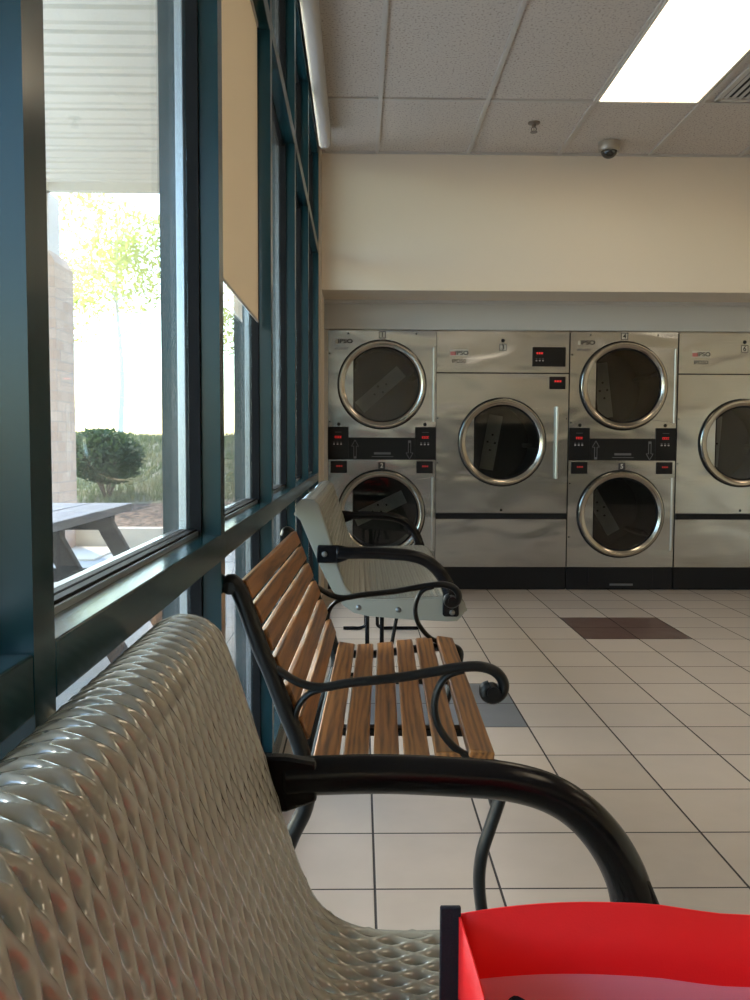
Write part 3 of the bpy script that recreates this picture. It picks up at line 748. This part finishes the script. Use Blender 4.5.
# ------------------------------------------------------------------ wooden bench with cast-iron ends
WL = 1.08
def wooden_bench(loc, rz):
    t = thing('wooden_bench', loc, 'brown slatted wooden bench with scrolled black cast iron ends', 'bench', None, rz)
    for y in (0, WL):
        f = MB()
        F = lambda pts: [(p[0], y, p[1]) for p in pts]
        post = catmull(F([(-.279, .772), (-.272, .788), (-.258, .776), (-.244, .745), (-.227, .697), (-.207, .641), (-.189, .600), (-.159, .519), (-.131, .450), (-.115, .390), (-.110, .350), (-.120, .300), (-.150, .235), (-.190, .12), (-.205, .02)]), 6)
        f.tube(post, 1, 16, radii=[1] * len(post), flat=(.022, .0178))
        seat = catmull(F([(-.136, .462), (-.114, .410), (-.080, .384), (-.02, .375), (.06, .382), (.15, .395), (.225, .402), (.278, .402), (.302, .390), (.304, .365), (.293, .325), (.274, .265), (.258, .210), (.253, .145), (.263, .07), (.285, .015)]), 6)
        f.tube(seat, 1, 14, radii=[1] * len(seat), flat=(.020, .0132))
        arm = catmull(F([(-.178, .606), (-.163, .596), (-.126, .575), (-.081, .567), (-.021, .577), (.083, .589), (.149, .601), (.215, .612), (.256, .612), (.285, .600), (.299, .578), (.295, .556), (.278, .545), (.262, .552), (.260, .567), (.271, .573)]), 6)
        nA = len(arm)
        f.tube(arm, 1, 14, radii=[.75 + .35 * min(1, i / nA * 1.6) for i in range(nA)], flat=(.016, .0105))
        cc = catmull(F([(.215, .606), (.185, .596), (.165, .572), (.155, .535), (.160, .495), (.178, .462), (.205, .434), (.240, .416), (.265, .404)]), 6)
        f.tube(cc, 1, 12, radii=[1] * len(cc), flat=(.013, .008))
        rc = catmull(F([(-.070, .567), (-.108, .553), (-.130, .528), (-.138, .497), (-.134, .462)]), 6)
        f.tube(rc, 1, 12, radii=[1] * len(rc), flat=(.012, .007))
        f.cyl((.277, y - .022, .561), (.277, y + .022, .561), .014, 18)
        f.cyl((-.272, y - .022, .778), (-.272, y + .022, .778), .013, 18)
        for x in (-.205, .285): f.box((x - .03, y - .02, 0), (x + .03, y + .02, .018))
        f.build('end_frame', M['iron'], t, smooth=50)
    y0, y1 = .018, WL - .014
    seats = [(-.076, .394, -8), (-.011, .390, 2), (.056, .396, 5), (.120, .405, 5), (.185, .413, 4), (.252, .416, -8)]
    for x, z, a in seats:
        a = math.radians(a); ux, uz = math.cos(a), math.sin(a); c = [(x + ux * i * .0275 - uz * j, z + uz * i * .0275 + ux * j) for i, j in ((-1, .001), (1, .001), (1, .021), (-1, .021))]
        MB().prism(c, -.012, WL + .006).build('seat_slat', M['wood'], t, bevel=.004)
    bk = [(-.246, .765), (-.2255, .713), (-.203, .656), (-.180, .598), (-.156, .536), (-.129, .468)]
    for i, (x, z) in enumerate(bk):
        a = math.radians(111); ux, uz = math.cos(a), math.sin(a); w = .0222 + .0009 * i
        nx, nz = .930, .367       # towards the sitter
        c = [(x - .006 + ux * i_ * w + nx * j, z + uz * i_ * w + nz * j) for i_, j in ((-1, 0), (1, 0), (1, .020), (-1, .020))]
        MB().prism(c, y0, y1).build('back_slat', M['wood'], t, bevel=.004)
    s = MB()
    s.box((-.085, .30 - .018, .367), (.265, .30 + .018, .386)); s.cyl((.262, .30 - .025, .376), (.262, .30 + .025, .376), .010)
    s.build('seat_strap', M['iron'], t, bevel=.003)
    s = MB(); s.beam((-.138, .78, .44), (-.262, .78, .765), .03, .006, (1, 0, .4)); s.build('back_strap', M['iron'], t)
    MB().box((-.10, .764, .362), (.262, .796, .378)).build('seat_strap', M['iron'], t, bevel=.003)
    s = MB(); s.cyl((-.118, 0, .33), (-.118, WL, .33), .008, 10); s.cyl((.285, 0, .30), (.285, WL, .30), .007, 10)
    s.build('tie_rod', M['iron'], t, smooth=40)
    return t
wooden_bench((.003, 1.80, 0), -math.atan(.028 / WL))

# ------------------------------------------------------------------ tote bag on the near bench
def bag():
    t = thing('tote_bag', (.061, .505, .447), 'red reusable tote bag with black edging, open on the near bench', 'bag')
    W, Dp, H = .345, .215, .348
    def wallp(u, s):         # far wall bows away slightly
        return .0 + .010 * math.sin(PI * u) + .003 * math.sin(9 * u + 1)
    def rim(u): return H - .003 + .0045 * math.sin(PI * min(1, u * 2.2)) - .030 * max(0, u - .35)
    nU, nV = 28, 10
    def wall(fn, nu, nv):
        vs = [fn(i / nu, j / nv) for j in range(nv + 1) for i in range(nu + 1)]
        return vs, [(j * (nu + 1) + i, j * (nu + 1) + i + 1, (j + 1) * (nu + 1) + i + 1, (j + 1) * (nu + 1) + i) for j in range(nv) for i in range(nu)]
    taper = lambda v: .012 * (1 - v)
    far = lambda u, v: (u * W, wallp(u, v) * v - taper(v), v * rim(u))
    near = lambda u, v: (u * W, -Dp - wallp(u, v) * v + taper(v), v * rim(u))
    gl = lambda u, v: (.004 * math.sin(PI * u) * (1 if v > .3 else 0), -Dp * u, v * rim(0))
    gr = lambda u, v: (W, -Dp * u, v * rim(1))
    b = MB()
    for fn, nu in ((far, nU), (near, nU), (gl, 10), (gr, 10)): b.add(*wall(fn, nu, nV))
    b.box((0, -Dp, -.001), (W, 0, .001))
    o = b.build('bag_body', M['red'], t, smooth=50)
    sd = o.modifiers.new('thick', 'SOLIDIFY'); sd.thickness = .0012
    # pink lining below a red hem
    l = MB()
    e = .0024; top = .885
    l.add(*wall(lambda u, v: (e + u * (W - 2 * e), wallp(u, v * top) * v * top - taper(v * top) - e, .003 + v * (rim(u) * (top - .012 * math.sin(PI * u)) - .003)), nU, nV))
    l.add(*wall(lambda u, v: (e + u * (W - 2 * e), -Dp - wallp(u, v * top) * v * top + taper(v * top) + e, .003 + v * (rim(u) * top - .003)), nU, nV))
    l.add(*wall(lambda u, v: (W - e, -Dp * u, .003 + v * (rim(1) * top - .003)), 6, nV))
    l.add([(e, 0, .004), (W - e, 0, .004), (W - e, -Dp, .004), (e, -Dp, .004)], [(0, 1, 2, 3)])
    o = l.build('lining', M['pink'], t, smooth=50)
    # seam bindings standing out at the left corners
    for y in (0.0, -Dp):
        k = MB(); k.beam((-.006, y, .0), (-.006, y, H + .003), .0125, .0032, (0, 1, 0)); k.build('binding', M['binding'], t, bevel=.001)
    # stitched handle: near wall loop fallen inwards
    for y, s in ((-.066, 1),):
        path = catmull([(.012, -Dp + .02, .27), (.010, -.14, .312), (.016, y, .324), (.032, y + .004, .322), (.044, -.09, .314), (.052, -.15, .295), (.06, -Dp + .01, .27)], 8)
        k = MB(); k.tube(path, 1, 8, radii=[1] * len(path), flat=(.011, .0016), ref=(0, .4, -1)); k.build('handle', M['binding'], t, smooth=40)
    return t
bag()

# ------------------------------------------------------------------ outdoors
def terr(x, y):
    if y < 9.3: return .16
    k = [(9.3, .17), (10.4, .33), (11.5, .52), (13, .80), (15, 1.12), (17, 1.24), (20, 1.15), (26, .5), (40, -.5)]
    for (a, p), (b, q) in zip(k, k[1:]):
        if y <= b: return p + (q - p) * (y - a) / (b - a) + .03 * math.sin(x * 1.7 + y)
    return -.5
struct(MB().box((-14, -5, -.12), (-.41, 9.1, -.0)).build('ground', M['patio']))
def terrain(y0, y1, ny, m, name, top=0):
    nx = 40; b = MB(); vs = []
    for j in range(ny + 1):
        y = y0 + (y1 - y0) * j / ny
        for i in range(nx + 1): x = -22 + 24 * i / nx; vs.append((x, y, terr(x, y)))
    b.add(vs, [(j * (nx + 1) + i, j * (nx + 1) + i + 1, (j + 1) * (nx + 1) + i + 1, (j + 1) * (nx + 1) + i) for j in range(ny) for i in range(nx)])
    return struct(b.build(name, m, smooth=60))
terrain(9.2, 10.6, 8, M['mulch'], 'planting_bed')
terrain(10.6, 40, 50, M['grass_soil'], 'hill')
struct(MB().box((-14, 9.1, -.1), (1.5, 9.25, .205)).build('trim_4', M['pad'], bevel=.01), 'pale concrete kerb holding back the planting bed')
struct(MB().box((-2.95, 8.05, 0), (-2.46, 9.05, .02)).build('sunlit_pad', M['pad'], bevel=.004))  # pale slab: sunlit patch of ground put into its colour
gb = MB()
for _ in range(9000):
    y = 10.7 + random.random() ** 1.3 * 6.5; x = -.36 * y + random.random() * .28 * y
    z = terr(x, y); h = .05 + random.random() * .07; a = random.random() * PI; w = .006 + .002 * (y - 10)
    dx, dy = math.cos(a) * w, math.sin(a) * w; lx, ly = random.uniform(-.04, .04), random.uniform(-.04, .04)
    gb.add([(x - dx, y - dy, z - .01), (x + dx, y + dy, z - .01), (x + lx, y + ly, z + h)], [(0, 1, 2)])
tag(gb.build('lawn_grass', M['grass'], None), 'patchy green grass growing on the slope behind the shrub', 'grass', kind='stuff')

def leaf_cloud(b, n, c, r, size, bias=0):
    for _ in range(n):
        while True:
            p = Vector((random.uniform(-1, 1), random.uniform(-1, 1), random.uniform(-1, 1)))
            if p.length <= 1: break
        p = p.normalized() * (p.length ** .45)
        p = Vector((c[0] + p.x * r[0], c[1] + p.y * r[1], c[2] + p.z * r[2]))
        d = Vector((random.uniform(-1, 1), random.uniform(-1, 1), random.uniform(-.2, 1))).normalized(); e = d.orthogonal().normalized()
        s = size * random.uniform(.6, 1.3)
        b.add([p, p + d * s * .5 + e * s * .22, p + d * s, p + d * s * .5 - e * s * .22], [(0, 1, 2, 3)])
t = thing('round_shrub', (-3.18, 11.0, terr(-3.18, 11.0) - .02), 'rounded dark green shrub on the bank beyond the picnic table', 'shrub')
lb = MB()
leaf_cloud(lb, 2600, (0, 0, .50), (.44, .42, .33), .085); leaf_cloud(lb, 900, (.1, -.1, .55), (.34, .3, .27), .085); leaf_cloud(lb, 700, (-.15, -.05, .62), (.25, .25, .22), .085)
lb.build('foliage', M['leaf'], t)
sb = MB()
for k in range(7):
    a = k * .9; sb.tube([(0.03 * math.cos(a), .03 * math.sin(a), 0), (.12 * math.cos(a), .12 * math.sin(a), .25), (.26 * math.cos(a), .24 * math.sin(a), .52)], .012, 8)
sb.build('stem', M['bark'], t)
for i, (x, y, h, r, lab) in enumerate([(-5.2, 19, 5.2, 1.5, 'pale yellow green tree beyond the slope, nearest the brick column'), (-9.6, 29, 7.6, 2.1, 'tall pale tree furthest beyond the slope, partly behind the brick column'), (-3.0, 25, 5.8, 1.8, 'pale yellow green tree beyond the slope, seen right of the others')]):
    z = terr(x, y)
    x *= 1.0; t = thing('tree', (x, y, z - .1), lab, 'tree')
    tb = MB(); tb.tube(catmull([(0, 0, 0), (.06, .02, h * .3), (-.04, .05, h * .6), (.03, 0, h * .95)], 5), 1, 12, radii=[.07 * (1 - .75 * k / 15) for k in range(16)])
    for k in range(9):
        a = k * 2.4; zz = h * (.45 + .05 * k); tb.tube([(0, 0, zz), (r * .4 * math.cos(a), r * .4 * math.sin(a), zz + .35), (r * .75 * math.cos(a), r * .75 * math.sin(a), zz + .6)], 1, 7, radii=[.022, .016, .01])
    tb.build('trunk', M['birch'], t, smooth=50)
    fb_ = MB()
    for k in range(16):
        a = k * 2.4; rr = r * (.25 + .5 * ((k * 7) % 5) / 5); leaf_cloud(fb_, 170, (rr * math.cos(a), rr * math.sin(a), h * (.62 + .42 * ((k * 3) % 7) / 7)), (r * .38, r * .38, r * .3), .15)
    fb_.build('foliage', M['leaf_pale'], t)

# brick column with bevelled shoulder and plaster shaft, canopy above
bc = thing('brick_column', (-3.275, 8.85, 0), 'tan brick column with a narrower plaster top holding up the canopy', 'column')
k = MB(); k.box((-.315, -.25, 0), (.315, .3, 2.84)); q = [(-.315, 2.84), (.315, 2.84), (.25, 2.96), (-.25, 2.96)]; k.prism(q, -.25, .3); k.build('brick_base', M['brick'], bc)
MB().box((-.19, -.19, 2.96), (.245, .12, 3.52)).build('plaster_shaft', M['plaster'], bc)
cn = MB(); 
cn.box((-3.3, -4, 3.60), (-.36, 8.62, 3.75))
y = -4.
while y < 8.5:
    cn.prism([(y, 3.60), (y + .012, 3.553), (y + .15, 3.553), (y + .158, 3.575), (y + .19, 3.575), (y + .198, 3.553), (y + .262, 3.553), (y + .275, 3.60)], -2.99, -.42, axis='x'); y += .305
cn.box((-3.30, 8.55, 3.50), (-.36, 8.64, 3.78)); cn.box((-3.30, -4, 3.50), (-2.99, 8.64, 3.78))
struct(cn.build('canopy', M['canopy']))
struct(MB().box((-.42, YB, 3.06), (-.30, 7.8, 3.9)).build('wall_fascia', M['canopy']))
struct(MB().box((-.45, YB - .2, 3.3), (XR + .2, 7.9, 3.45)).build('roof', M['canopy']))
struct(MB().box((-.45, 5.92, 0), (-.408, 7.8, 3.3)).build('wall_exterior', M['brick']))

# picnic table
t = thing('picnic_table', (-1.83, 4.10, 0), 'grey planked picnic table with dark slanted legs outside the window', 'picnic table')
hw = .565
for k in range(5):
    x0 = -hw + k * .228
    MB().box((x0, -.85, .710), (x0 + .218, .76, .75)).build('table_plank', M['table'], t, bevel=.004)
for s in (-1, 1):
    for k in range(2):
        x0 = s * (hw + .20) + (k - 1) * .13
        MB().box((x0, -.85, .415), (x0 + .122, .76, .45)).build('seat_plank', M['table'], t, bevel=.004)
for y in (-.30, .48):
    MB().box((-hw + .03, y - .035, .63), (hw - .03, y + .035, .708)).build('top_brace', M['table_leg'], t)
    MB().box((-.93, y + .036, .345), (.93, y + .09, .414)).build('seat_brace', M['table_leg'], t)
    for s in (-1, 1):
        lg = MB(); lg.beam((s * .47, y, .705), (s * .84, y, .03), .06, .085, (1, 0, .6)); lg.box((s * .86 - .09, y - .05, 0), (s * .86 + .09, y + .05, .09)); lg.build('leg', M['table_leg'], t, bevel=.008)

# ------------------------------------------------------------------ daylight
W = bpy.data.worlds.new('sky'); S.world = W; W.use_nodes = True
n, l = W.node_tree.nodes, W.node_tree.links
sky = n.new('ShaderNodeTexSky'); sky.sky_type = 'NISHITA'; sky.sun_disc = False; sky.sun_elevation = math.radians(32); sky.sun_rotation = math.radians(-55)
sky.air_density = 1.2; sky.dust_density = 1.2; sky.ozone_density = 2.
n['Background'].inputs['Strength'].default_value = 2.6
l.new(sky.outputs[0], n['Background'].inputs['Color'])
sd = bpy.data.lights.new('sun', 'SUN'); sd.energy = 13; sd.angle = math.radians(.6); sd.color = (1, .86, .66)
so = bpy.data.objects.new('sun', sd); COL.objects.link(so)
dirv = Vector((.30, -.50, -.95)); so.rotation_euler = dirv.to_track_quat('-Z', 'Y').to_euler()

S.view_settings.view_transform = 'Standard'; S.view_settings.look = 'None'; S.view_settings.gamma = 1; S.view_settings.exposure = -.72
S.view_settings.use_curve_mapping = False
S.cycles.max_bounces = 10; S.cycles.transparent_max_bounces = 16; S.cycles.sample_clamp_indirect = 6
S.cycles.use_denoising = True
